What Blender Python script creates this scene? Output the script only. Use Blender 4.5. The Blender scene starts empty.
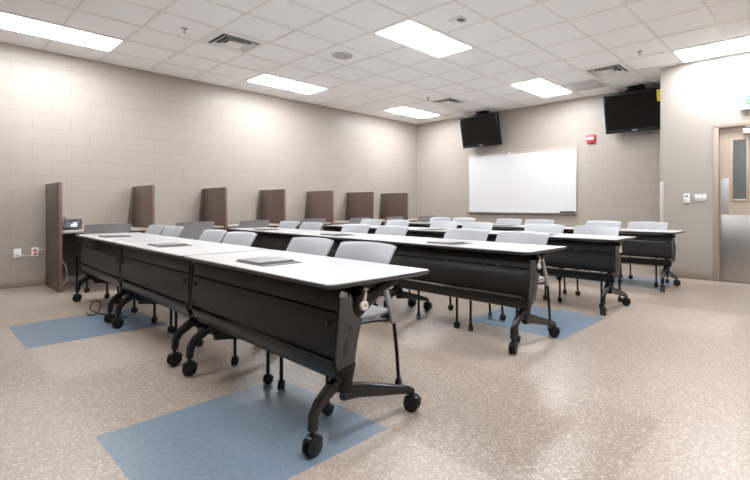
import bpy, bmesh, math, random
from mathutils import Vector, Matrix, Euler
random.seed(7)
PI = math.pi
R = math.radians
COL = bpy.context.scene.collection
ZC = 3.055          # ceiling height
XL, YB, YJ, XJ = -7.62, 8.35, 7.32, -1.83
XR, YF = 2.6, -1.9

# ------------------------------------------------------------------ materials
def mat(name, col, rough=0.5, metal=0.0, spec=0.5, emit=None, estr=0, coat=0):
    m = bpy.data.materials.new(name); m.use_nodes = True
    b = m.node_tree.nodes['Principled BSDF']
    b.inputs['Base Color'].default_value = (*col, 1)
    b.inputs['Roughness'].default_value = rough
    b.inputs['Metallic'].default_value = metal
    b.inputs['Specular IOR Level'].default_value = spec
    if coat: b.inputs['Coat Weight'].default_value = coat
    if emit:
        b.inputs['Emission Color'].default_value = (*emit, 1)
        b.inputs['Emission Strength'].default_value = estr
    return m

def N(m, t, **kw):
    n = m.node_tree.nodes.new(t)
    for k, v in kw.items(): setattr(n, k, v)
    return n
def L(m, a, b): m.node_tree.links.new(a, b)
def BS(m): return m.node_tree.nodes['Principled BSDF']
def mathn(m, op, a, b=None, clamp=False):
    n = N(m, 'ShaderNodeMath', operation=op); n.use_clamp = clamp
    for i, v in enumerate((a, b)):
        if v is None: continue
        if isinstance(v, (int, float)): n.inputs[i].default_value = v
        else: L(m, v, n.inputs[i])
    return n.outputs[0]
def mixc(m, fac, a, b, bt='MIX'):
    n = N(m, 'ShaderNodeMix', data_type='RGBA', blend_type=bt)
    if isinstance(fac, (int, float)): n.inputs[0].default_value = fac
    else: L(m, fac, n.inputs[0])
    for i, v in ((6, a), (7, b)):
        if isinstance(v, tuple): n.inputs[i].default_value = (*v, 1)
        else: L(m, v, n.inputs[i])
    return n.outputs[2]
def bump(m, h, strength, dist=0.01):
    n = N(m, 'ShaderNodeBump'); n.inputs['Strength'].default_value = strength
    n.inputs['Distance'].default_value = dist
    L(m, h, n.inputs['Height']); L(m, n.outputs[0], BS(m).inputs['Normal'])
def pos(m):
    g = N(m, 'ShaderNodeNewGeometry'); s = N(m, 'ShaderNodeSeparateXYZ')
    L(m, g.outputs['Position'], s.inputs[0]); return g.outputs['Position'], s.outputs
def noise(m, vec, scale, detail=2, rough=.5):
    n = N(m, 'ShaderNodeTexNoise'); n.inputs['Scale'].default_value = scale
    n.inputs['Detail'].default_value = detail; n.inputs['Roughness'].default_value = rough
    L(m, vec, n.inputs['Vector']); return n.outputs['Fac']

WALLC = (0.45, 0.41, 0.365)
def block_wall(name, axis):
    m = mat(name, WALLC, 0.42, spec=.4)
    p, s = pos(m)
    c = N(m, 'ShaderNodeCombineXYZ')
    L(m, s[axis], c.inputs[0]); L(m, s[2], c.inputs[1])
    b = N(m, 'ShaderNodeTexBrick', offset=.5)
    L(m, c.outputs[0], b.inputs['Vector'])
    b.inputs['Scale'].default_value = 1; b.inputs['Brick Width'].default_value = .4064
    b.inputs['Row Height'].default_value = .2036; b.inputs['Mortar Size'].default_value = .0045
    b.inputs['Mortar Smooth'].default_value = .6
    b.inputs['Color1'].default_value = (.358, .313, .273, 1)
    b.inputs['Color2'].default_value = (.366, .320, .279, 1)
    b.inputs['Mortar'].default_value = (.305, .263, .226, 1)
    L(m, b.outputs['Color'], BS(m).inputs['Base Color'])
    h = mathn(m, 'SUBTRACT', mathn(m, 'MULTIPLY', noise(m, p, 90, 3), .25), b.outputs['Fac'])
    bump(m, h, .35, .004)
    return m
M = {}
M['block_left'] = block_wall('painted_block_left', 1)
M['block_back'] = block_wall('painted_block_back', 0)
M['paint'] = mat('smooth_wall_paint', (.355, .318, .280), .5, spec=.35)
p, s = pos(M['paint']); bump(M['paint'], noise(M['paint'], p, 160, 2), .08, .002)
M['base'] = mat('vinyl_baseboard', (.29, .228, .183), .45)
# floor: three-foot resilient tiles, every third one blue, pale chips all over
fl = mat('speckled_floor', (.5, .4, .3), .3)
p, s = pos(fl)
def cell(sock, off): return mathn(fl, 'DIVIDE', mathn(fl, 'SUBTRACT', sock, off), .925)
tx, ty = cell(s[0], -1.515), cell(s[1], .54)
ix, iy = mathn(fl, 'FLOOR', tx), mathn(fl, 'FLOOR', ty)
def third(i, k): return mathn(fl, 'COMPARE', mathn(fl, 'FLOORED_MODULO', mathn(fl, 'ADD', i, k), 3), 0)
for n in list(fl.node_tree.nodes):
    if n.type == 'MATH' and n.operation == 'COMPARE': n.inputs[2].default_value = .1
blue = mathn(fl, 'MULTIPLY', mathn(fl, 'MULTIPLY', third(ix, 1), third(iy, 0)), mathn(fl, 'GREATER_THAN', s[0], -6))
for n in list(fl.node_tree.nodes):
    if n.type == 'MATH' and n.operation == 'COMPARE': n.inputs[2].default_value = .1
ci = N(fl, 'ShaderNodeCombineXYZ'); L(fl, ix, ci.inputs[0]); L(fl, iy, ci.inputs[1])
wn = N(fl, 'ShaderNodeTexWhiteNoise', noise_dimensions='2D'); L(fl, ci.outputs[0], wn.inputs['Vector'])
tone = mixc(fl, wn.outputs['Value'], (.228, .172, .132), (.350, .274, .218))
tone = mixc(fl, mathn(fl, 'MULTIPLY', noise(fl, p, .9, 3), .4), tone, (.31, .246, .198))
base = mixc(fl, blue, tone, (.135, .178, .228))
vo = N(fl, 'ShaderNodeTexVoronoi'); vo.inputs['Scale'].default_value = 88; vo.inputs['Randomness'].default_value = 1
L(fl, p, vo.inputs['Vector'])
vs = N(fl, 'ShaderNodeSeparateColor'); L(fl, vo.outputs['Color'], vs.inputs[0])
chip = mathn(fl, 'MULTIPLY', mathn(fl, 'LESS_THAN', vo.outputs['Distance'], .42), mathn(fl, 'GREATER_THAN', vs.outputs[0], .70))
vo2 = N(fl, 'ShaderNodeTexVoronoi'); vo2.inputs['Scale'].default_value = 130; L(fl, p, vo2.inputs['Vector'])
vs2 = N(fl, 'ShaderNodeSeparateColor'); L(fl, vo2.outputs['Color'], vs2.inputs[0])
chip2 = mathn(fl, 'GREATER_THAN', vs2.outputs[1], .78)
chipc = mixc(fl, blue, (.56, .50, .43), (.205, .255, .31))
c1 = mixc(fl, mathn(fl, 'MULTIPLY', chip2, .35), base, chipc)
c2 = mixc(fl, mathn(fl, 'MULTIPLY', chip, .55), c1, chipc)
def edge(t):
    f = mathn(fl, 'FRACT', t); return mathn(fl, 'LESS_THAN', mathn(fl, 'MINIMUM', f, mathn(fl, 'SUBTRACT', 1, f)), .0022)
seam = mathn(fl, 'MAXIMUM', edge(tx), edge(ty))
c3 = mixc(fl, mathn(fl, 'MULTIPLY', seam, .35), c2, (.25, .19, .15))
L(fl, c3, BS(fl).inputs['Base Color'])
rg = mathn(fl, 'ADD', mathn(fl, 'MULTIPLY', wn.outputs['Value'], .10), .29)
L(fl, rg, BS(fl).inputs['Roughness'])
bump(fl, noise(fl, p, 60, 2), .10, .002)
M['floor'] = fl
ct = mat('ceiling_tile', (.70, .675, .655), .9, spec=.2)
p, s = pos(ct)
L(ct, mixc(ct, mathn(ct, 'GREATER_THAN', noise(ct, p, 170, 2), .60), (.97, .97, .975), (.94, .935, .94)), BS(ct).inputs['Base Color'])
bump(ct, noise(ct, p, 150, 3), .25, .003)
M['tile'] = ct
M['tee'] = mat('ceiling_tee', (.86, .84, .82), .5)
M['lens'] = mat('troffer_lens', (.9, .9, .9), .5, emit=(.95, .985, 1.03), estr=28.0)
M['white_metal'] = mat('white_enamel', (.85, .84, .83), .4)
M['vent_dark'] = mat('vent_throat', (.10, .10, .10), .8)
M['grille'] = mat('perforated_grille', (.36, .35, .345), .6)
M['steel'] = mat('brushed_steel', (.50, .49, .48), .33, .85)
M['chrome'] = mat('chrome', (.7, .7, .7), .15, 1)
# wood laminate
wd = mat('walnut_laminate', (.1, .06, .05), .38)
tc = N(wd, 'ShaderNodeTexCoord'); mp = N(wd, 'ShaderNodeMapping'); mp.inputs['Scale'].default_value = (14, 14, 1.4)
L(wd, tc.outputs['Object'], mp.inputs[0])
L(wd, mixc(wd, noise(wd, mp.outputs[0], 5, 5, .6), (.072, .044, .036), (.135, .088, .072)), BS(wd).inputs['Base Color'])
M['wood'] = wd
dl = mat('carrel_desktop', (.42, .36, .31), .35); M['desk'] = dl
# tables
M['top'] = mat('white_laminate', (.52, .518, .512), .25, spec=.5)
M['edge'] = mat('grey_edge_band', (.045, .044, .045), .36)
bm_ = mat('black_ribbed_steel', (.020, .019, .019), .36, spec=.22)
tc = N(bm_, 'ShaderNodeTexCoord'); sp = N(bm_, 'ShaderNodeSeparateXYZ'); L(bm_, tc.outputs['Object'], sp.inputs[0])
rib = mathn(bm_, 'SINE', mathn(bm_, 'MULTIPLY', sp.outputs[2], 2 * PI / .0075))
L(bm_, mixc(bm_, mathn(bm_, 'MULTIPLY', mathn(bm_, 'ADD', rib, 1), .5), (.002, .002, .002), (.018, .0165, .016)), BS(bm_).inputs['Base Color'])
bump(bm_, rib, .35, .0022)
M['ribbed'] = bm_
M['black'] = mat('black_powder_coat', (.006, .0058, .006), .30, spec=.28)
M['plate'] = mat('charcoal_end_plate', (.062, .058, .056), .33, .3)
M['gunmetal'] = mat('dark_polished_foot', (.012, .011, .012), .20, .2, spec=.55)
M['rubber'] = mat('black_rubber', (.006, .006, .0065), .4, spec=.35)
M['cream'] = mat('cream_plastic', (.66, .60, .52), .4)
M['hatch'] = mat('silver_hatch', (.20, .195, .19), .45, .3)
M['slot'] = mat('dark_slot', (.02, .02, .02), .7)
# chairs
M['chair'] = mat('grey_plastic', (.33, .332, .345), .38)
M['upright'] = mat('silver_upright', (.40, .40, .41), .36, .5)
# electronics
M['tvb'] = mat('tv_bezel', (.006, .006, .009), .22, spec=.35)
M['screen'] = mat('tv_screen', (.006, .005, .0045), .22, spec=.2)
M['silver'] = mat('silver_mark', (.6, .6, .62), .3, .5)
M['yellow'] = mat('yellow_sticker', (.85, .72, .02), .5)
M['wb'] = mat('whiteboard_surface', (.62, .615, .61), .18)
M['alu'] = mat('aluminium_trim', (.46, .44, .42), .35, .8)
M['red'] = mat('alarm_red', (.60, .015, .02), .35)
M['white'] = mat('white_plastic', (.80, .79, .77), .4)
M['phone'] = mat('phone_plastic', (.060, .068, .085), .35)
M['phonelcd'] = mat('phone_display', (.02, .022, .025), .15)
M['phonepaper'] = mat('phone_card', (.62, .64, .68), .5)
M['felt'] = mat('dark_felt', (.04, .045, .05), .9)
M['frame'] = mat('tan_door_frame', (.33, .268, .218), .38)
M['door'] = mat('tan_door_leaf', (.41, .33, .265), .42)
kp = mat('stainless_kickplate', (.42, .40, .385), .30, .9)
tc = N(kp, 'ShaderNodeTexCoord'); mp = N(kp, 'ShaderNodeMapping'); mp.inputs['Scale'].default_value = (2.2, 2.2, 1.6)
L(kp, tc.outputs['Object'], mp.inputs[0])
L(kp, mathn(kp, 'ADD', mathn(kp, 'MULTIPLY', noise(kp, mp.outputs[0], 3, 4), .3), .22), BS(kp).inputs['Roughness'])
M['kick'] = kp
gl = mat('door_glass', (.85, .9, .9), .02); BS(gl).inputs['Transmission Weight'].default_value = 1; BS(gl).inputs['IOR'].default_value = 1.45
M['glass'] = gl
M['green'] = mat('exit_green', (.02, .50, .09), .4, emit=(.05, .9, .2), estr=.12)
M['exitface'] = mat('exit_face', (.62, .62, .61), .4, emit=(1, 1, 1), estr=.08)
M['guard'] = mat('corner_guard_vinyl', (.44, .40, .36), .35)
M['corr'] = mat('corridor_paint', (.30, .32, .34), .6)

# ------------------------------------------------------------------ mesh helper
class B:
    def __init__(s): s.bm = bmesh.new()
    def box(s, lo, hi, bev=0, mtx=None, seg=2):
        g = bmesh.ops.create_cube(s.bm, size=1)
        vs = g['verts']
        c = [(lo[i] + hi[i]) / 2 for i in range(3)]; d = [hi[i] - lo[i] for i in range(3)]
        for v in vs: v.co = Vector((v.co[0] * d[0] + c[0], v.co[1] * d[1] + c[1], v.co[2] * d[2] + c[2]))
        if bev:
            es = list({e for v in vs for e in v.link_edges})
            r = bmesh.ops.bevel(s.bm, geom=es, offset=bev, segments=seg, affect='EDGES', profile=.5)
            vs = list({v for f in r['faces'] for v in f.verts} | {v for v in vs if v.is_valid})
        if mtx is not None:
            for v in vs: v.co = mtx @ v.co
        return s
    def prism(s, poly, a0, a1, axis='x', bev=0):
        def P(u, v, a):
            return {'x': (a, u, v), 'y': (u, a, v), 'z': (u, v, a)}[axis]
        v0 = [s.bm.verts.new(P(u, v, a0)) for u, v in poly]; v1 = [s.bm.verts.new(P(u, v, a1)) for u, v in poly]
        n = len(poly); fs = [s.bm.faces.new(v0), s.bm.faces.new(v1[::-1])]
        for i in range(n): fs.append(s.bm.faces.new((v0[i], v1[i], v1[(i + 1) % n], v0[(i + 1) % n])))
        if bev:
            es = list({e for f in fs for e in f.edges})
            bmesh.ops.bevel(s.bm, geom=es, offset=bev, segments=2, affect='EDGES', profile=.5)
        return s
    def tube(s, pts, rad, seg=10, sq=1.0, up=(1, 0, 0)):
        """sweep; rad = r or (a,b) or list per point. a along 'up' reference, b across; sq<1 makes it boxier"""
        pts = [Vector(p) for p in pts]; n = len(pts)
        if not isinstance(rad, list): rad = [rad] * n
        rings = []
        for i, p in enumerate(pts):
            t = (pts[min(i + 1, n - 1)] - pts[max(i - 1, 0)]).normalized()
            u = Vector(up); u = u - t * u.dot(t)
            if u.length < 1e-3: u = Vector((0, 1, 0)) - t * t[1]
            u.normalize(); w = t.cross(u)
            a, b = rad[i] if isinstance(rad[i], tuple) else (rad[i], rad[i])
            ring = []
            for k in range(seg):
                an = 2 * PI * (k + .5) / seg; cx, sy = math.cos(an), math.sin(an)
                cx = math.copysign(abs(cx) ** sq, cx); sy = math.copysign(abs(sy) ** sq, sy)
                ring.append(s.bm.verts.new(p + u * a * cx + w * b * sy))
            rings.append(ring)
        for i in range(n - 1):
            for k in range(seg):
                s.bm.faces.new((rings[i][k], rings[i][(k + 1) % seg], rings[i + 1][(k + 1) % seg], rings[i + 1][k]))
        s.bm.faces.new(rings[0][::-1]); s.bm.faces.new(rings[-1])
        return s
    def lathe(s, prof, mtx=None, seg=20):
        """prof: (r,z) list about z axis"""
        mtx = mtx or Matrix()
        rings = []
        for r, z in prof:
            if r < 1e-6: rings.append([s.bm.verts.new(mtx @ Vector((0, 0, z)))])
            else: rings.append([s.bm.verts.new(mtx @ Vector((r * math.cos(2 * PI * k / seg), r * math.sin(2 * PI * k / seg), z))) for k in range(seg)])
        for a, b in zip(rings, rings[1:]):
            for k in range(seg):
                k2 = (k + 1) % seg
                if len(a) == 1 and len(b) == 1: continue
                if len(a) == 1: s.bm.faces.new((a[0], b[k], b[k2]))
                elif len(b) == 1: s.bm.faces.new((a[k], a[k2], b[0]))
                else: s.bm.faces.new((a[k], a[k2], b[k2], b[k]))
        return s
    def sheet(s, fn, nu, nv, th):
        """fn(u,v)->Vector for u,v in 0..1 ; th = thickness vector fn"""
        def grid(off):
            return [[s.bm.verts.new(fn(i / nu, j / nv) + off) for j in range(nv + 1)] for i in range(nu + 1)]
        th = Vector(th); a = grid(th * 0); b = grid(th)
        for i in range(nu):
            for j in range(nv):
                s.bm.faces.new((a[i][j], a[i + 1][j], a[i + 1][j + 1], a[i][j + 1]))
                s.bm.faces.new((b[i][j], b[i][j + 1], b[i + 1][j + 1], b[i + 1][j]))
        for i in range(nu):
            s.bm.faces.new((a[i][0], b[i][0], b[i + 1][0], a[i + 1][0])); s.bm.faces.new((a[i][nv], a[i + 1][nv], b[i + 1][nv], b[i][nv]))
        for j in range(nv):
            s.bm.faces.new((a[0][j], a[0][j + 1], b[0][j + 1], b[0][j])); s.bm.faces.new((a[nu][j], b[nu][j], b[nu][j + 1], a[nu][j + 1]))
        return s
    def obj(s, name, m, parent=None, loc=None, ang=38, sub=0):
        bmesh.ops.recalc_face_normals(s.bm, faces=s.bm.faces)
        me = bpy.data.meshes.new(name); s.bm.to_mesh(me); s.bm.free()
        me.materials.append(m)
        for f in me.polygons: f.use_smooth = True
        me.set_sharp_from_angle(angle=R(ang))
        o = bpy.data.objects.new(name, me); COL.objects.link(o)
        if parent: o.parent = parent
        if loc: o.location = loc
        return o

def tag(o, label=None, cat=None, group=None, kind=None):
    if label: o['label'] = label
    if cat: o['category'] = cat
    if group: o['group'] = group
    if kind: o['kind'] = kind
    return o
def thing(name, label, cat, loc=(0, 0, 0), rz=0, group=None):
    o = bpy.data.objects.new(name, None); COL.objects.link(o); o.empty_display_size = .1
    o.location = loc; o.rotation_euler = (0, 0, rz)
    return tag(o, label, cat, group)
KIDS = {}
def copy_tree(o, parent=None):
    c = o.copy(); COL.objects.link(c)
    if parent: c.parent = parent
    for ch in list(o.children): copy_tree(ch, c)
    return c
def struct(name, b, m):
    return tag(b.obj(name, m), kind='structure')

# ------------------------------------------------------------------ room shell
T = .15
struct('floor', B().box((XL - T, YF - T, -.1), (XR + T, YB + T + 1.2, 0)), M['floor'])
struct('ceiling', B().box((XL - T, YF - T, ZC + .008), (XR + T, YB + T, ZC + .12)), M['tile'])
struct('wall_left', B().box((XL - T, YF - T, 0), (XL, YB + T, ZC + .008)), M['block_left'])
struct('wall_back', B().box((XL, YB, 0), (XJ + .001, YB + T, ZC + .008)), M['block_back'])
struct('wall_front', B().box((XL, YF - T, 0), (XR, YF, ZC + .008)), M['paint'])
struct('wall_right', B().box((XR, YF - T, 0), (XR + T, YJ + T, ZC + .008)), M['paint'])
DX0, DX1, DZ = -1.115, -.205, 2.10     # door clear opening
jw = B()
jw.box((XJ, YJ, 0), (DX0, YJ + T, ZC + .008)); jw.box((DX1, YJ, 0), (XR, YJ + T, ZC + .008)); jw.box((DX0, YJ, DZ), (DX1, YJ + T, ZC + .008))
jw.box((XJ, YJ + T, 0), (XJ + T, YB + T, ZC + .008))
struct('wall_entrance', jw, M['paint'])
# T-bar grid
GX = [-6.41 + .61 * k for k in range(-1, 15)]; GY = [1.735 + .61 * k for k in range(-5, 11)]
g = B(); w = .012
for x in GX: g.box((x - w, YF, ZC), (x + w, YB if x < XJ else YJ, ZC + .01))
for y in GY: g.box((XL, y - w, ZC + .0005), (XR if y < YJ else XJ, y + w, ZC + .01))
g.box((XL, YF, ZC), (XL + .018, YB, ZC + .01)); g.box((XL, YB - .018, ZC), (XJ, YB, ZC + .01)); g.box((XJ, YJ - .018, ZC), (XR, YJ, ZC + .01))
struct('ceiling_grid', g, M['tee'])
def baseb(name, lo, hi):
    struct(name, B().box(lo, hi, .004), M['base'])
bh = .115
baseb('baseboard_left', (XL, YF, 0), (XL + .012, YB, bh))
baseb('baseboard_back', (XL + .012, YB - .012, 0), (XJ, YB, bh))
baseb('baseboard_entrance', (XJ - .012, YJ - .012, 0), (DX0 - .055, YJ, bh + .015))
baseb('baseboard_entrance_right', (DX1 + .055, YJ - .012, 0), (XR, YJ, bh + .015))
# door
fr = B(); fw = .052
fr.box((DX0 - fw, YJ - .022, 0), (DX0 + .012, YJ + T, DZ + fw), .003); fr.box((DX1 - .012, YJ - .022, 0), (DX1 + fw, YJ + T, DZ + fw), .003)
fr.box((DX0 - fw, YJ - .0225, DZ - .012), (DX1 + fw, YJ + T, DZ + fw), .003)
fr.box((DX0 + .012, YJ + .075, 0), (DX0 + .03, YJ + .095, DZ), .001); fr.box((DX0, YJ + .075, DZ - .03), (DX1, YJ + .095, DZ - .01), .001)
struct('trim_1', fr, M['frame'])
LX0, LX1, LZ0, LZ1 = -.945, -.80, 1.12, 1.905
dy0, dy1 = YJ + .028, YJ + .072
d = B()
d.box((DX0 + .014, dy0, .008), (LX0, dy1, DZ - .014)); d.box((LX1, dy0, .008), (DX1 - .014, dy1, DZ - .014))
d.box((LX0, dy0, .008), (LX1, dy1, LZ0)); d.box((LX0, dy0, LZ1), (LX1, dy1, DZ - .014))
door = tag(d.obj('door_1', M['door']), 'tan steel door with narrow glass lite and stainless kick plate', kind='structure')
k = B()
for a, c in (((LX0 - .03, LZ0 - .03), (LX0, LZ1 + .03)), ((LX1, LZ0 - .03), (LX1 + .03, LZ1 + .03)), ((LX0, LZ0 - .03), (LX1, LZ0)), ((LX0, LZ1), (LX1, LZ1 + .03))):
    k.box((a[0], dy0 - .012, a[1]), (c[0], dy0, c[1]), .003)
k.obj('lite_frame', M['door'], door)
B().box((LX0, dy0 + .015, LZ0), (LX1, dy0 + .021, LZ1)).obj('glass_pane', M['glass'], door)
kb = B().box((DX0 + .022, dy0 - .003, .012), (DX1 - .022, dy0, .905), .001)
kb.obj('kick_plate', M['kick'], door)
pb = B().box((DX0 + .018, dy0 - .003, .925), (DX0 + .125, dy0, 1.40), .001)
for q in range(5):
    for e in (.03, .113): pb.lathe([(0, -.0055), (.004, -.005), (.004, 0)], Matrix.Translation((DX0 + e, dy0 - .003, .945 + q * .11)) @ Matrix.Rotation(R(-90), 4, 'X'), 8)
pb.obj('push_plate', mat('satin_plate', (.40, .385, .375), .45, .4), door)
pl_ = B(); pl_.box((-.83, dy0 - .055, DZ - .115), (-.53, dy0, DZ - .05), .006); pl_.obj('door_closer', M['white_metal'], door)
B().box((-.80, YJ - .02, DZ - .035), (-.30, dy0 - .004, DZ - .014), .003).obj('closer_track', M['steel'], door)
# corridor behind the door
struct('wall_corridor', B().box((-1.6, 9.4, 0), (1.4, 9.5, 2.7)).box((XJ + T, YJ + T, 0), (-1.6, 9.5, 2.7)).box((1.4, YJ + T, 0), (1.5, 9.5, 2.7)), M['corr'])
struct('ceiling_corridor', B().box((XJ + T, YJ + T, 2.7), (1.5, 9.5, 2.78)), M['tile'])
struct('floor_corridor', B().box((XJ + T, YB + T, -.001), (1.5, 9.5, .001)), M['base'])
# corner guard on the wall edge
cg = B().box((XJ - .006, YJ - .006, bh + .016), (XJ + .045, YJ, 1.385), .002).box((XJ - .006, YJ - .0055, bh + .016), (XJ, YJ + .045, 1.385), .002)
tag(cg.obj('corner_guard', M['guard']), 'pale vertical guard strip on the outer corner of the wall by the door', 'corner guard')

# ------------------------------------------------------------------ ceiling fittings
def ceil_light(x, y, lx, ly, label):
    t = thing('ceiling_light', label, 'ceiling light', (x, y, ZC), 0, 'recessed fluorescent ceiling lights')
    a, b_ = lx / 2 - .012, ly / 2 - .012
    f = B(); e = .026
    for lo, hi in (((-a, -b_), (a, -b_ + e)), ((-a, b_ - e), (a, b_)), ((-a, -b_ + e), (-a + e, b_ - e)), ((a - e, -b_ + e), (a, b_ - e))):
        f.box((lo[0], lo[1], -.006), (hi[0], hi[1], .004))
    f.obj('light_frame', M['white_metal'], t)
    B().box((-a + e, -b_ + e, -.012), (a - e, b_ - e, .003), .004).obj('diffuser', M['lens'], t)
    return t
ceil_light(-6.715, 1.125, .61, 1.22, 'long ceiling light nearest the camera along the left wall, cut by the left frame edge')
ceil_light(-6.715, 4.175, .61, 1.22, 'glowing ceiling light above the left wall over the middle wood partitions')
ceil_light(-6.715, 7.225, .61, 1.22, 'small far ceiling light closest to the corner of left and back walls')
ceil_light(-3.665, 4.175, .61, 1.22, 'large bright ceiling light at the top centre, beside the small ceiling sensor')
ceil_light(-3.665, 7.225, .61, 1.22, 'bright ceiling light beside the grey return grille, in front of the whiteboard wall')
ceil_light(-.92, 6.92, 1.22, .61, 'bright ceiling light above the door wall, cut by the right frame edge')
ceil_light(-3.665, 1.125, .61, 1.22, 'ceiling light overhead out of view, left of the camera')
ceil_light(-.615, 1.125, .61, 1.22, 'ceiling light overhead out of view, above the camera')
ceil_light(-.615, 4.175, .61, 1.22, 'ceiling light overhead out of view, right of the nearest tables')
ceil_light(1.825, 2.955, .61, 1.22, 'ceiling light out of view along the right wall')

def diffuser(x, y, rz, label):
    t = thing('air_diffuser', label, 'air vent', (x, y, ZC), rz, 'square ceiling air diffusers')
    def ring(b, a0, z0, a1, z1, th=.004):
        # square flared louver between half sizes a0 (outer, z0) and a1 (inner, z1)
        v = []
        for a, z in ((a0, z0), (a1, z1), (a1, z1 + th), (a0, z0 + th)):
            v.append([b.bm.verts.new((sx * a, sy * a, z)) for sx, sy in ((-1, -1), (1, -1), (1, 1), (-1, 1))])
        for i in range(4):
            A_, C_ = v[i], v[(i + 1) % 4]
            for k in range(4): b.bm.faces.new((A_[k], A_[(k + 1) % 4], C_[(k + 1) % 4], C_[k]))
    f = B(); ring(f, .293, -.002, .245, -.004); ring(f, .245, -.004, .235, -.012, .016); f.obj('frame', M['white_metal'], t)
    B().box((-.235, -.235, .004), (.235, .235, .0075)).obj('throat', M['vent_dark'], t)
    l1 = B(); ring(l1, .205, -.022, .165, .002); l1.obj('louver', M['white_metal'], t)
    l2 = B(); ring(l2, .140, -.026, .110, .000); l2.obj('louver', M['white_metal'], t)
    B().prism([(-.095, -.095), (.095, -.095), (.095, .095), (-.095, .095)], -.026, -.018, 'z', .002).obj('centre_plate', M['white_metal'], t)
diffuser(-5.495, 2.65, 0, 'square white air diffuser nearest the camera, behind the first sprinkler')
diffuser(-2.445, 6.92, 0, 'square white air diffuser near the right television')
diffuser(-5.495, 6.92, 0, 'small distant square air diffuser left of the left television')
rg_ = B().box((-.293, -.293, -.004), (.293, .293, .002), .002)
t = thing('return_grille', 'flat grey perforated return grille in the ceiling near the back wall', 'air vent', (-3.055, 7.53, ZC))
gm = M['grille']; tcn = N(gm, 'ShaderNodeTexCoord'); vv = N(gm, 'ShaderNodeTexVoronoi'); vv.inputs['Scale'].default_value = 90; vv.inputs['Randomness'].default_value = 0
L(gm, tcn.outputs['Object'], vv.inputs['Vector']); L(gm, mixc(gm, mathn(gm, 'LESS_THAN', vv.outputs['Distance'], .3), (.56, .545, .54), (.22, .22, .22)), BS(gm).inputs['Base Color'])
rg_.obj('perforated_panel', gm, t)
fr = B()
for lo, hi in (((-.298, -.298), (.298, -.285)), ((-.298, .285), (.298, .298)), ((-.298, -.285), (-.285, .285)), ((.285, -.285), (.298, .285))): fr.box((*lo, -.006), (*hi, .002))
fr.obj('frame', M['white_metal'], t)
t = thing('ceiling_speaker', 'round off-white ceiling speaker set in a tile', 'speaker', (-4.885, 3.86, ZC))
B().lathe([(0, -.008), (.095, -.007), (.10, -.009), (.135, -.006), (.138, .006), (0, .006)], None, 36).obj('speaker_rim', mat('speaker_rim', (.55, .52, .50), .5), t)
B().lathe([(0, -.012), (.088, -.010), (.09, -.007), (0, -.007)], None, 30).obj('speaker_grille', mat('speaker_mesh', (.44, .42, .41), .7), t)
B().lathe([(0, -.020), (.012, -.018), (.014, -.010), (0, -.010)], None, 12).obj('centre_boss', M['white_metal'], t)
def sprinkler(x, y, label):
    t = thing('fire_sprinkler', label, 'sprinkler', (x, y, ZC + .008), 0, 'ceiling fire sprinklers')
    B().lathe([(0, -.012), (.022, -.011), (.036, -.002), (.036, 0), (0, 0)], None, 20).obj('escutcheon', M['steel'], t)
    b = B().lathe([(0, -.050), (.006, -.050), (.006, -.01), (0, -.01)], None, 10)
    for sx in (-1, 1): b.tube([(0.004 * sx, 0, -.012), (.013 * sx, 0, -.025), (.011 * sx, 0, -.040), (.002 * sx, 0, -.05)], .0025, 6)
    b.obj('sprinkler_body', M['alu'], t)
    b = B().lathe([(0, -.054), (.016, -.053), (.016, -.050), (0, -.050)], None, 16); b.obj('deflector', M['steel'], t)
sprinkler(-5.50, 2.07, 'small ceiling sprinkler nearest the camera, left of the near air diffuser')
sprinkler(-5.58, 6.42, 'tiny far ceiling sprinkler between the corner light and the far diffuser')
sprinkler(-1.84, 6.37, 'ceiling sprinkler above and left of the door wall')
t = thing('occupancy_sensor', 'small white ceiling sensor with a dark square window beside the top centre light', 'sensor', (-3.0, 3.95, ZC + .008))
B().box((-.085, -.055, -.022), (.085, .055, 0), .008).obj('housing', M['white_metal'], t)
B().box((.010, -.040, -.030), (.078, .040, -.020), .003).obj('window', mat('sensor_window', (.16, .14, .13), .4), t)

# ------------------------------------------------------------------ tables
TL, TD, ZT = 1.548, .61, .715
def caster_bm(r=.037, w=.048, hood=True):
    """twin wheel caster; origin at floor under its axle, stem up"""
    b = B(); mx = Matrix.Translation((0, 0, r)) @ Matrix.Rotation(R(90), 4, 'Y')
    for sx in (-1, 1):
        m2 = Matrix.Translation((sx * w * .28, 0, 0)) @ mx; hw = w * .2
        b.lathe([(0, -hw), (r * .82, -hw), (r, -hw * .6), (r, hw * .6), (r * .82, hw), (0, hw)], m2, 22)
    return b
def build_caster(parent, loc, rz, r, w, stem_top, name='caster'):
    c = caster_bm(r, w).obj(name, M['rubber'], parent, loc)
    c.rotation_euler = (0, 0, rz)
    h = B(); n = 9
    # hood: arc strip over the wheels
    pts = [(0, (r + .004) * math.cos(R(a)), r + (r + .004) * math.sin(R(a))) for a in [15 + 130 * i / (n - 1) for i in range(n)]]
    h.tube(pts, (w * .40, .004), 8, .5)
    h.tube([(0, 0, r * 1.85), (0, 0, stem_top)], .011 if r > .03 else .008, 12)
    h.obj('caster_hood', M['black'], c)
    return c
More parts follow.
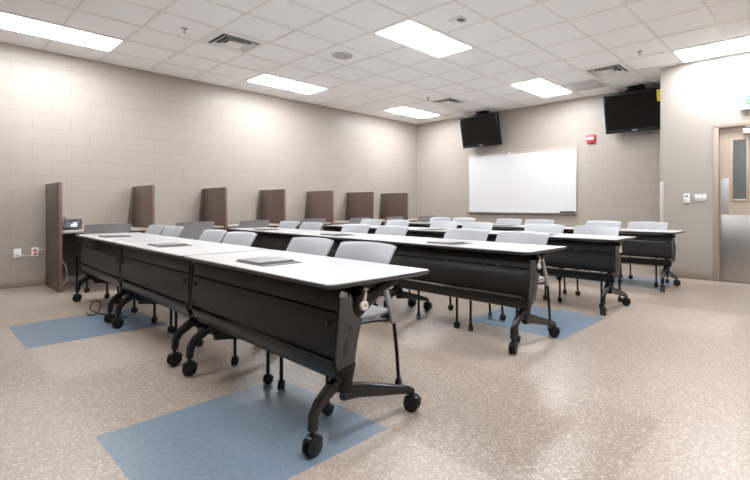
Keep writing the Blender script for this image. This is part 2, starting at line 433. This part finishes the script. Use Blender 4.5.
def leg_frame(parent, sx, lever=True):
    x = sx * (TL / 2 - .118)
    f = B()
    S = .6
    # column leaning back
    f.tube([(x, -.165, .24), (x, -.150, .30), (x, -.120, .40), (x, -.095, .52), (x, -.065, .62), (x, -.045, .655)],
           [(.024, .030), (.028, .046), (.024, .038), (.022, .032), (.022, .034), (.022, .034)], 14, S)
    # upper arm rising to the back underside
    f.tube([(x, -.085, .535), (x, -.01, .600), (x, .08, .645), (x, .20, .674)], [(.018, .020), (.018, .034), (.016, .024), (.014, .010)], 12, S)
    fo = f.obj('leg_frame', M['black'], parent)
    ft = B()
    ft.tube([(x, -.165, .270), (x, -.215, .250), (x, -.275, .205), (x, -.300, .165), (x, -.306, .105)],
            [(.026, .034), (.022, .028), (.020, .024), (.019, .022), (.018, .020)], 14, S)
    ft.obj('front_foot', M['gunmetal'], fo)
    rf = B()
    rf.tube([(x, -.150, .215), (x, -.06, .200), (x + .004 * sx, .06, .165), (x + .010 * sx, .18, .132), (x + .014 * sx, .245, .112), (x + .016 * sx, .272, .098)],
            [(.024, .036), (.023, .033), (.022, .028), (.021, .022), (.020, .018), (.016, .012)], 14, S)
    rf.obj('rear_foot', M['gunmetal'], fo)
    hb = B().lathe([(0, -.036), (.028, -.034), (.036, -.026), (.036, .026), (.028, .034), (0, .036)], Matrix.Translation((x, -.150, .245)) @ Matrix.Rotation(R(90), 4, 'Y'), 22)
    hb.lathe([(0, -.038), (.015, -.036), (.017, -.030), (.017, .030), (.015, .036), (0, .038)], Matrix.Translation((x, -.125, .325)) @ Matrix.Rotation(R(90), 4, 'Y'), 14)
    hb.tube([(x + sx * .018, -.125, .345), (x + sx * .018, -.150, .245)], (.016, .030), 12, .7)
    hb.obj('pivot_hub', M['black'], fo)
    build_caster(fo, (x, -.306, 0), R(14 * sx), .040, .052, .12)
    build_caster(fo, (x + sx * .016, .268, 0), R(-70), .040, .052, .11)
    # charcoal end plate that carries the modesty panel
    xp = sx * (TL / 2 - .021)
    p = B().prism([(-.238, .655), (-.178, .648), (-.182, .605), (-.172, .575), (-.150, .556), (-.122, .552), (-.150, .47), (-.176, .372), (-.250, .360), (-.262, .40)], xp - .005, xp + .006, 'x', .0025)
    p.obj('end_plate', M['plate'], fo)
    s_ = B()
    xo = xp + sx * .0065
    s_.tube([(xo, -.222, .415), (xo, -.205, .480)], (.0016, .010), 10, .8)
    s_.lathe([(0, -.002), (.010, -.002), (.010, .002), (0, .002)], Matrix.Translation((xo, -.195, .525)) @ Matrix.Rotation(R(90), 4, 'Y'), 14)
    s_.obj('plate_slot', M['slot'], fo)
    # tilt lock knobs under the top
    kn = B().lathe([(0, -.05), (.02, -.05), (.024, -.04), (.024, .04), (.02, .05), (0, .05)], Matrix.Translation((x + sx * .02, -.10, .66)) @ Matrix.Rotation(R(90), 4, 'Y'), 14)
    kn.box((x - .03, -.20, .678), (x + .03, .22, ZT - .028), .003)
    kn.obj('tilt_pivot', M['black'], fo)
    lv = B(); xl = sx * (TL / 2 - .040)
    lv.tube([(xl, -.095, .672), (xl + sx * .012, -.100, .640), (xl + sx * .010, -.104, .620)], (.009, .006), 8)
    # eyelet ring
    cx, cy, cz, rr = xl + sx * .010, -.104, .598, .015
    lv.lathe([(.006, -.007), (.016, -.009), (.022, -.004), (.022, .004), (.016, .009), (.006, .007), (.006, -.007)], Matrix.Translation((cx, cy, cz)) @ Matrix.Rotation(R(90), 4, 'Y'), 18)
    tag(lv.obj('release_lever', M['cream'], fo), 'cream release lever with an eyelet')
    return fo

def make_table():
    t = thing('folding_table', 'x', 'table', group='white folding training tables in rows')
    hx, hy = TL / 2 - .003, TD / 2
    def rr(a, b_, r, n=5):
        pts = []
        for cx, cy, a0 in ((a - r, b_ - r, 0), (-a + r, b_ - r, 90), (-a + r, -b_ + r, 180), (a - r, -b_ + r, 270)):
            for i in range(n + 1): an = R(a0 + 90 * i / n); pts.append((cx + r * math.cos(an), cy + r * math.sin(an)))
        return pts
    B().prism(rr(hx - .006, hy - .006, .022), ZT - .012, ZT, 'z').obj('tabletop', M['top'], t, ang=30)
    # knife shaped edge: stacked outlines
    e = B(); rings = []
    for ins, z in ((.007, ZT - .0005), (0, ZT - .003), (.0, ZT - .012), (.010, ZT - .022), (.030, ZT - .028)):
        rings.append([e.bm.verts.new((x, y, z)) for x, y in rr(hx - ins, hy - ins, .026)])
    n = len(rings[0])
    for a_, c_ in zip(rings, rings[1:]):
        for k in range(n): e.bm.faces.new((a_[k], a_[(k + 1) % n], c_[(k + 1) % n], c_[k]))
    e.bm.faces.new(rings[0]); e.bm.faces.new(rings[-1][::-1])
    e.obj('edge_band', M['edge'], t, ang=25)
    # modesty panel
    px = TL / 2 - .028
    def sweep(prof, th, name, m, x0=-px, x1=px):
        poly = [(y, z) for y, z in prof] + [(y + th, z) for y, z in reversed(prof)]
        return B().prism(poly, x0, x1, 'x').obj(name, m, t, ang=50)
    up = sweep([(-.230, .680), (-.243, .664), (-.247, .598)], .006, 'upper_panel', M['ribbed'])
    mp_ = sweep([(-.238, .593), (-.247, .584), (-.254, .54), (-.257, .50), (-.257, .45), (-.254, .405), (-.246, .398)], .007, 'modesty_panel', M['ribbed'])
    for sx in (-1, 1):
        s_ = B(); s_.lathe([(0, -.010), (.009, -.009), (.011, -.004), (.011, .004), (0, .004)], Matrix.Translation((sx * (px - .055), -.254, .545)) @ Matrix.Rotation(R(-90), 4, 'X'), 14)
        s_.obj('panel_screw', M['slot'], mp_)
    sweep([(-.258, .386), (-.262, .378), (-.240, .310), (-.225, .302)], .010, 'lower_beam', M['black'], -px + .01, px - .01)
    tb = B().box((-px + .03, -.235, .325), (px - .03, -.13, .375), .006); tb.obj('cross_beam', M['black'], t)
    # tilt rod and cable tray with its posts
    tr = B(); tr.tube([(-px, -.11, .655), (px, -.11, .655)], .012, 10)
    tr.box((-px + .05, -.21, .600), (px - .05, -.205, .64)); tr.box((-px + .05, -.21, .600), (px - .05, -.10, .604))
    for i in range(13):
        x = -px + .15 + i * (2 * px - .3) / 12
        tr.tube([(x, -.21, .64), (x, -.205, .690)], .004, 6)
    tr.obj('cable_tray', M['black'], t)
    for sx in (-1, 1): leg_frame(t, sx)
    h = B().prism(rr(.165, .115, .006), ZT - .002, ZT + .004, 'z', .001).obj('power_hatch', M['hatch'], t, (-.10, -.09, 0))
    B().box((-.160, -.105, ZT + .004), (.085, .108, ZT + .013), .003).obj('hatch_lid', M['hatch'], h)
    B().box((.088, -.108, ZT + .0035), (.138, .110, ZT + .0050)).obj('hatch_slot', M['slot'], h)
    return t
ROWS = [  # right end x, centre y, rotation
    (-1.46, 1.400, R(-1.0)), (-1.50, 3.075, R(-1.4)), (-1.45, 4.63, R(-1.0)), (-1.34, 6.25, R(-.8))]
rown = ['nearest row', 'second nearest row', 'third nearest row', 'farthest row']
coln = ['at the right end', 'in the middle', 'at the left end']
tab0 = make_table(); first = True
for r, (xe, yc, rz) in enumerate(ROWS):
    for k in range(3):
        o = tab0 if first else copy_tree(tab0); first = False
        dd = TL / 2 + k * (TL + .012)
        o.location = (xe - dd * math.cos(rz), yc - dd * math.sin(rz), 0); o.rotation_euler = (0, 0, rz)
        o['label'] = ['white folding table with black front panel %s of the %s' % (coln[k], rown[r])][0]

# ------------------------------------------------------------------ chairs
def make_chair():
    t = thing('nesting_chair', 'x', 'chair')
    def seat(u, v):
        x = (u - .5) * .44; y = -.215 + v * .42
        w_ = 1 - .08 * v
        z = .435 - .018 * math.cos((u - .5) * PI) ** 1 * math.sin(v * PI) - (.03 * (1 - v / .18) ** 2 if v < .18 else 0) + .010 * max(0, (v - .8) / .2)
        return Vector((x * w_, y, z))
    B().sheet(seat, 14, 14, (0, 0, -.014)).obj('seat', M['chair'], t, ang=60)
    def back(u, v):
        s_ = (u - .5) * 2
        wv = .225 + .024 * min(1, v * 1.4) - (.02 * (1 - v / .12) ** 2 if v < .12 else 0)
        zt = .812 - .009 * abs(s_) ** 2.0 - .002 * abs(s_) ** 14; zb = .560 + .006 * s_ * s_
        z = zb + (zt - zb) * v
        y = .120 + .070 * v + .045 * v * v - .040 * s_ * s_
        return Vector((s_ * wv, y, z))
    B().sheet(back, 18, 12, (0, .012, 0)).obj('backrest', M['chair'], t, ang=60)
    fr = B()
    for sx in (-1, 1):
        fr.tube([(sx * .220, -.215, .405), (sx * .220, -.10, .418), (sx * .222, .05, .412), (sx * .222, .150, .400)], .010, 8)
    fr.tube([(-.222, .08, .408), (.222, .08, .408)], .009, 8); fr.tube([(-.226, -.12, .408), (.226, -.12, .408)], .009, 8)
    fr.obj('seat_frame', M['black'], t)
    for sx in (-1, 1):
        u = B(); u.tube([(sx * .232, .196, .375), (sx * .228, .172, .48), (sx * .222, .145, .57), (sx * .205, .143, .64), (sx * .196, .165, .70)],
                        [(.011, .015), (.012, .019), (.012, .018), (.010, .012), (.007, .006)], 12, .8)
        u.obj('back_upright', M['upright'], t)
        l = B().tube([(sx * .234, .235, .055), (sx * .234, .222, .20), (sx * .232, .200, .385)], .0105, 10).obj('leg', M['black'], t)
        build_caster(l, (sx * .234, .235, 0), R(35 * sx), .025, .036, .06)
        l = B().tube([(sx * .222, -.235, .055), (sx * .222, -.235, .385), (sx * .221, -.222, .408), (sx * .220, -.20, .412)], .0105, 10).obj('leg', M['black'], t)
        build_caster(l, (sx * .222, -.235, 0), R(-25 * sx + 20), .025, .036, .06)
    return t
ch0 = make_chair(); cfirst = True
def chair(x, y, rz, label, group):
    global cfirst
    o = ch0 if cfirst else copy_tree(ch0); cfirst = False
    o.location = (x, y, 0); o.rotation_euler = (0, 0, rz); tag(o, label, group=group); return o
side = ['right-hand', 'left-hand']
tn = ['the right table', 'the middle table', 'the left table']
CX = [  # centre x of each chair per row, right to left
    [-2.05, -2.625, -3.65, -4.18, -5.19, -5.74],
    [-1.95, -2.54, -3.57, -4.19, -5.13, -5.71],
    [-1.90, -2.52, -3.50, -4.08, -5.02, -5.65],
    [-1.83, -2.43, -3.44, -4.02, -4.96, -5.53]]
CDY = [.190, .185, .185, .225]
for r, (xe, yc, rz) in enumerate(ROWS):
    for k, x in enumerate(CX[r]):
        y = yc + (x - xe) * math.tan(rz) + CDY[r]
        chair(x, y, rz + R(random.uniform(-2, 2)), 'grey plastic %s chair tucked behind %s of the %s' % (side[k % 2], tn[k // 2], rown[r].split(',')[0]), 'grey chairs along the table rows')

# ------------------------------------------------------------------ carrels along the left wall
PY = [1.165 + .996 * k for k in range(7)]
XP = -6.79
pn = ['tall dark wood partition nearest the camera, beside the wall outlets', 'second dark wood partition from the left, right of the telephone',
      'third dark wood partition from the left', 'middle one of the seven dark wood partitions along the wall',
      'third dark wood partition from the corner', 'dark wood partition second from the corner of the room', 'last dark wood partition, nearest the corner of the room']
for k, y in enumerate(PY):
    t = thing('carrel_partition', pn[k], 'partition', (XL, y, 0), 0, 'dark wood carrel partitions')
    B().box((.0125 if False else .013, -.016, 0), (XP - XL, .016, 1.31), .002).obj('panel', M['wood'], t)
    B().box((XP - XL, -.0165, 0), (XP - XL + .003, .0165, 1.311), .001).obj('edge_strip', mat('wood_edge', (.17, .095, .08), .4) if k == 0 else bpy.data.materials['wood_edge'], t)
    if k:
        gz = B().prism([(-.100, .728), (-.016, .728), (-.016, 1.30), (-.040, 1.30)], .055, .073, 'x', .001).obj('side_bracket', M['wood'], t)
        sc = B()
        for z, yy in ((1.25, -.030), (.80, -.070)): sc.lathe([(0, 0), (.008, 0), (.007, .004), (0, .005)], Matrix.Translation((.073, yy, z)) @ Matrix.Rotation(R(90), 4, 'Y'), 10)
        sc.obj('bracket_screw', M['chrome'], gz)
ends = PY + [YB - .02]
dn = ['carrel desk nearest the camera, holding the telephone'] + ['wall carrel desk between %s and %s wood partitions' % (a, b) for a, b in
      (('second', 'third'), ('third', 'fourth'), ('fourth', 'fifth'), ('fifth', 'sixth'), ('sixth', 'last'))] + ['wall carrel desk between the last wood partition and the back wall']
for k in range(7):
    y0, y1 = ends[k] + .018, ends[k + 1] - .018
    yc = (y0 + y1) / 2; hw = (y1 - y0) / 2
    t = thing('carrel_desk', dn[k], 'desk', (XL, yc, 0), 0, 'carrel desks along the left wall')
    B().box((.013, -hw, .696), (.80, hw, .724), .002).obj('desktop', M['desk'], t)
    B().box((.10, -hw + .002, .16), (.118, hw - .002, .6955), .001).obj('modesty_panel', M['wood'], t)
    cl = B()
    for sy in (-1, 1): cl.box((.118, sy * (hw - .002) - (.03 if sy > 0 else 0), .655), (.70, sy * (hw - .002) + (0 if sy > 0 else .03), .6955), .001)
    cl.obj('support_cleat', M['wood'], t)
CY = [1.60, 2.62, 3.52, 4.60, 5.62, 6.53, 7.53]
cn = ['grey chair seen from behind at the carrel nearest the camera, right of the telephone'] + \
     ['grey chair seen from behind at the %s wall carrel' % s for s in ('second', 'third', 'fourth', 'fifth', 'sixth')] + ['grey chair at the last wall carrel, next to the back wall']
for k, y in enumerate(CY):
    chair((-6.80, -6.72, -6.80, -6.79, -6.76, -6.76, -6.76)[k], y, R(-90) + R((2, -5, 2, -3, 0, 2, -2)[k]), cn[k], 'grey chairs at the wall carrels')

# telephone on the first carrel desk
t = thing('desk_telephone', 'dark blue-grey office telephone on the first carrel desk', 'telephone', (-7.21, 1.335, .7245), R(62))
# local: -y faces the user, slope up to +y
B().prism([(-.105, .004), (.085, .004), (.060, .135), (.045, .140), (-.105, .035)], -.075, .105, 'x', .004).obj('phone_body', M['phone'], t)
B().prism([(-.02, 0), (.105, 0), (.09, .01), (.0, .03)], -.06, .09, 'x', .002).obj('phone_stand', M['black'], t)
slope = math.atan2(.105, .150)
def on(b, x0, x1, s0, s1, h0, h1, bev=.001):
    mx = Matrix.Translation((0, -.105, .035)) @ Matrix.Rotation(slope, 4, 'X')
    b.box((x0, s0, h0), (x1, s1, h1), bev, mx); return b
on(B(), -.005, .085, .115, .168, 0, .005).obj('display', M['phonelcd'], t)
on(B(), .030, .095, .010, .060, 0, .004).obj('label_card', M['phonepaper'], t)
on(B(), .040, .080, .075, .100, 0, .004).obj('label_card', M['phonepaper'], t)
kk = B()
for i in range(3):
    for j in range(4): on(kk, -.03 + i * .018, -.018 + i * .018, .012 + j * .02, .024 + j * .02, 0, .005)
kk.obj('keypad', mat('phone_keys', (.16, .17, .2), .4), t)
hs = B(); mx = Matrix.Translation((0, -.105, .035)) @ Matrix.Rotation(slope, 4, 'X')
hs.tube([mx @ Vector(q) for q in ((-.078, .0, .018), (-.082, .035, .034), (-.085, .09, .040), (-.082, .145, .034), (-.078, .178, .018))], [(.022, .014), (.018, .010), (.017, .009), (.018, .010), (.022, .014)], 12, .8)
hs.obj('handset', M['phone'], t)

# outlets on the left wall
def wall_plate(y, z, label, red):
    t = thing('wall_outlet', label, 'outlet', (XL, y, z))
    B().box((0, -.036, -.058), (.008, .036, .058), .003).obj('cover_plate', M['white'], t)
    if red:
        for dz in (-.02, .02):
            B().lathe([(0, 0), (.017, 0), (.0165, .004), (0, .005)], Matrix.Translation((.008, 0, dz)) @ Matrix.Rotation(R(90), 4, 'Y'), 18).obj('socket', M['red'], t)
    else:
        B().box((.008, -.018, -.035), (.011, .018, -.008), .001).obj('jack', mat('jack', (.5, .49, .47), .5), t)
        B().box((.011, .004, -.03), (.022, .016, -.016), .002).obj('plug', M['white'], t)
wall_plate(.875, .43, 'white data outlet plate on the left wall with a white cord', False)
wall_plate(1.045, .435, 'wall outlet with two red sockets beside the nearest partition', True)
c = B().tube([(XL + .018, .890, .41), (XL + .03, .93, .400), (XL + .03, .97, .392), (XL + .03, 1.02, .402), (XL + .022, 1.035, .42), (XL + .03, 1.06, .45), (XL + .03, 1.10, .468), (XL + .03, 1.142, .470)], .004, 8)
tag(c.obj('network_cable', M['white']), 'white cord running between the two wall outlets to the first partition', 'cord')
c = B().tube([(XL + .35, 1.19, .66), (XL + .37, 1.20, .50), (XL + .33, 1.25, .36), (XL + .28, 1.31, .26), (XL + .24, 1.335, .16), (XL + .2, 1.34, .06), (XL + .18, 1.30, .006), (XL + .14, 1.22, .006)], .007, 8)
tag(c.obj('white_cable', M['white']), 'white cable hanging under the carrel desk that holds the telephone', 'cord')
# cables at the left table of the front row
cc = B()
for q in range(5):
    pts = []
    for i in range(15):
        u = i / 14
        pts.append((-6.02 + u * 1.55 + random.uniform(-.02, .02), 1.196 - .022 * u + random.uniform(-.012, .012), .655 - .03 * math.sin(u * PI * (2 + q * .5)) ** 2 + random.uniform(-.012, .012)))
    cc.tube(pts, .007, 7)
tag(cc.obj('cable_bundle', M['slot']), 'tangled black cables hanging under the left table of the front row', 'cables')
lp = [(-4.80, 1.30, .006), (-4.95, 1.27, .005), (-5.05, 1.23, .006), (-5.16, 1.18, .008), (-5.30, 1.14, .03), (-5.34, 1.16, .085), (-5.31, 1.21, .095), (-5.22, 1.20, .05), (-5.13, 1.14, .012), (-5.17, 1.10, .006), (-5.25, 1.10, .006)]
# smooth the path
def smooth(p, n=4):
    out = []
    P_ = [Vector(p[0])] + [Vector(a) for a in p] + [Vector(p[-1])]
    for i in range(1, len(P_) - 2):
        for k in range(n):
            t_ = k / n; a, b_, c_, d_ = P_[i - 1:i + 3]
            out.append(.5 * ((2 * b_) + (c_ - a) * t_ + (2 * a - 5 * b_ + 4 * c_ - d_) * t_ ** 2 + (3 * b_ - a - 3 * c_ + d_) * t_ ** 3))
    out.append(Vector(p[-1])); return out
tag(B().tube(smooth(lp), .0055, 8, up=(0, 0, 1)).obj('floor_cable', M['slot']), 'black cable looped on the blue floor tile beside table feet', 'cord')

# ------------------------------------------------------------------ whiteboard
WX0, WX1, WZ0, WZ1 = -6.03, -3.52, .885, 2.145
t = thing('whiteboard', 'large white dry-erase board with aluminium frame on the back wall', 'whiteboard', ((WX0 + WX1) / 2, YB, WZ0))
hw = (WX1 - WX0) / 2; hh = WZ1 - WZ0
B().box((-hw + .01, -.014, .01), (hw - .01, 0, hh - .01)).obj('board_surface', M['wb'], t)
f = B()
for lo, hi in (((-hw, 0), (hw, .016)), ((-hw, .016), (-hw + .014, hh - .022)), ((hw - .014, .016), (hw, hh - .022))): f.box((lo[0], -.02, lo[1]), (hi[0], 0, hi[1]), .002)
f.obj('board_frame', M['alu'], t)
B().box((-hw, -.024, hh - .024), (hw, 0, hh), .003).obj('map_rail', mat('tan_map_rail', (.50, .41, .34), .5), t)
B().prism([(0, -.016), (-.07, -.016), (-.078, -.004), (-.078, .004), (-.07, -.002), (-.02, .0), (0, .0)], -hw, hw, 'x').obj('marker_tray', M['alu'], t)
for x in (-hw + .23, -hw + 1.06):
    h = B().box((x - .02, -.032, hh - .03), (x + .02, -.022, hh + .012), .003).tube([(x, -.03, hh - .01), (x, -.045, hh - .025), (x, -.05, hh - .01)], .004, 6)
    h.obj('map_hook', M['white_metal'], t)
e = thing('board_eraser', 'dark eraser lying at the right end of the whiteboard tray', 'eraser', (WX1 - .165, YB - .045, WZ0))
B().box((-.15, -.022, -.0015), (.14, .022, .022), .004).obj('eraser_felt', M['felt'], e)
B().box((-.15, -.023, .022), (.14, .023, .042), .003).obj('eraser_back', M['phone'], e)

# ------------------------------------------------------------------ televisions
def television(x, y, z, label, sticker=False, yaw=0):
    t = thing('television', label, 'television', (x, y, z), yaw, 'ceiling mounted televisions')
    W, H = .487, .335
    mx = Matrix.Rotation(R(-13), 4, 'X')   # top leans into the room
    mx = Matrix.Rotation(R(13), 4, 'X')
    def bx(b, lo, hi, bev=.004): b.box(lo, hi, bev, mx); return b
    bx(B(), (-W, -.03, -H), (W, .035, H), .012).box((-W * .6, .035, -H * .6), (W * .6, .075, H * .6), .015, mx).obj('tv_body', M['tvb'], t)
    bz = B()
    for lo, hi in (((-W + .006, H - .042), (W - .006, H - .006)), ((-W + .006, -H + .006), (W - .006, -H + .055)), ((-W + .006, -H + .055), (-W + .045, H - .042)), ((W - .045, -H + .055), (W - .006, H - .042))):
        bx(bz, (lo[0], -.040, lo[1]), (hi[0], -.029, hi[1]), .004)
    bz.obj('tv_bezel', M['tvb'], t)
    bx(B(), (-W + .04, -.033, -H + .05), (W - .04, -.030, H - .038), 0).obj('tv_screen', M['screen'], t)
    lg = B()
    for i in range(7): bx(lg, (-.042 + i * .0125, -.0425, -H + .024), (-.0335 + i * .0125, -.040, -H + .036), .0005)
    lg.obj('tv_logo', M['silver'], t)
    if sticker: bx(B(), (W - .115, -.0425, H - .215), (W - .050, -.0402, H - .03), .0005).obj('energy_sticker', M['yellow'], t)
    mt = B(); zc = ZC - z
    mt.box((-.10, .06, -.12), (.10, .11, .16), .006, None)
    mt.tube([(0, .10, .0), (0, .10, zc - .01)], .024, 14)
    mt.box((-.13, .02, zc - .022), (.13, .18, zc + .007), .005)
    mt.box((-.30, .06, H - .02), (.30, .09, H + .03), .005)
    mt.prism([(-.26, H - .01), (.26, H - .01), (.12, H + .07), (-.12, H + .07)], .05, .10, 'y', .004)
    mt.obj('ceiling_mount', M['black'], t)
    return t
television(-5.545, 8.09, 2.635, 'black television hung from the ceiling on the left, above the whiteboard')
television(-2.425, 8.09, 2.618, 'black television hung from the ceiling on the right, with a yellow sticker', True)

# alarm strobe
t = thing('fire_alarm', 'small red fire alarm box high on the back wall', 'fire alarm', (-3.25, YB, 2.265))
B().box((-.075, -.045, -.080), (.075, 0, .080), .008).obj('alarm_body', M['red'], t)
B().box((-.055, -.062, -.022), (.055, -.044, .030), .008).obj('strobe_lens', M['white'], t)
B().box((-.05, -.048, -.075), (.05, -.044, -.045), .002).obj('horn_grille', mat('horn', (.3, .01, .012), .5), t)

# thermostat, switches, exit sign
t = thing('thermostat', 'small white thermostat on the wall left of the light switches', 'thermostat', (-1.485, YJ, 1.135))
B().box((-.036, -.028, -.065), (.036, 0, .065), .006).obj('thermostat_case', M['white'], t)
B().box((-.022, -.030, .022), (.022, -.027, .046), .001).obj('thermostat_display', mat('lcd', (.16, .19, .13), .3), t)
B().box((-.012, -.031, -.03), (.012, -.027, -.02), .001).obj('thermostat_button', M['alu'], t)
t = thing('light_switch', 'steel triple light switch plate between thermostat and door', 'light switch', (-1.32, YJ, 1.135))
B().box((-.075, -.006, -.058), (.075, 0, .058), .003).obj('switch_plate', M['steel'], t)
for i in (-1, 0, 1):
    s_ = B().box((i * .046 - .016, -.0085, -.034), (i * .046 + .016, -.0055, .034), .001).obj('rocker', mat('rocker', (.70, .68, .65), .4) if i < 0 else bpy.data.materials['rocker'], t)
t = thing('exit_sign', 'white exit sign with green letters above the door, cut by the right edge', 'exit sign', (-.69, YJ, 2.40))
B().box((-.165, -.055, -.105), (.165, 0, .11), .006).obj('sign_housing', M['white_metal'], t)
B().box((-.155, -.058, -.092), (.155, -.054, .098), .002).obj('sign_face', M['exitface'], t)
cu = bpy.data.curves.new('lettering', 'FONT'); cu.body = 'EXIT'; cu.size = .150; cu.extrude = .001; cu.offset = .004; cu.align_x = 'CENTER'; cu.align_y = 'CENTER'
cu.materials.append(M['green'])
tmp = bpy.data.objects.new('tmp', cu); COL.objects.link(tmp)
me = bpy.data.meshes.new_from_object(tmp.evaluated_get(bpy.context.evaluated_depsgraph_get())); bpy.data.objects.remove(tmp)
o = bpy.data.objects.new('lettering', me); COL.objects.link(o); o.parent = t; o.location = (0, -.0595, .002); o.rotation_euler = (R(90), 0, 0); o.scale = (.62, 1, 1)

# corridor lamp seen through the door glass
t = thing('corridor_light', 'ceiling light in the corridor behind the door glass', 'ceiling light', (-.8, 8.3, 2.69))
B().box((-.3, -.3, -.004), (.3, .3, .004)).obj('diffuser', mat('corridor_lens', (.9, .9, .9), .5, emit=(1, .97, .92), estr=16), t)

# ------------------------------------------------------------------ world, camera, view
w = bpy.data.worlds.new('World'); bpy.context.scene.world = w; w.use_nodes = True
w.node_tree.nodes['Background'].inputs[0].default_value = (.8, .8, .8, 1); w.node_tree.nodes['Background'].inputs[1].default_value = .0
cam = bpy.data.cameras.new('camera'); co = bpy.data.objects.new('camera', cam); COL.objects.link(co)
cam.sensor_width = 36; cam.lens = 454 / 750 * 36
cam.shift_x = -47 / 750; cam.shift_y = -34.2 / 750
co.location = (0, 0, 1.03); co.rotation_euler = (R(90), 0, .7285)
cam.clip_start = .02
sc = bpy.context.scene; sc.camera = co
sc.cycles.diffuse_bounces = 10; sc.cycles.max_bounces = 14
vs_ = sc.view_settings; vs_.view_transform = 'Standard'; vs_.look = 'None'; vs_.gamma = 1; vs_.use_curve_mapping = False
vs_.exposure = 0.38
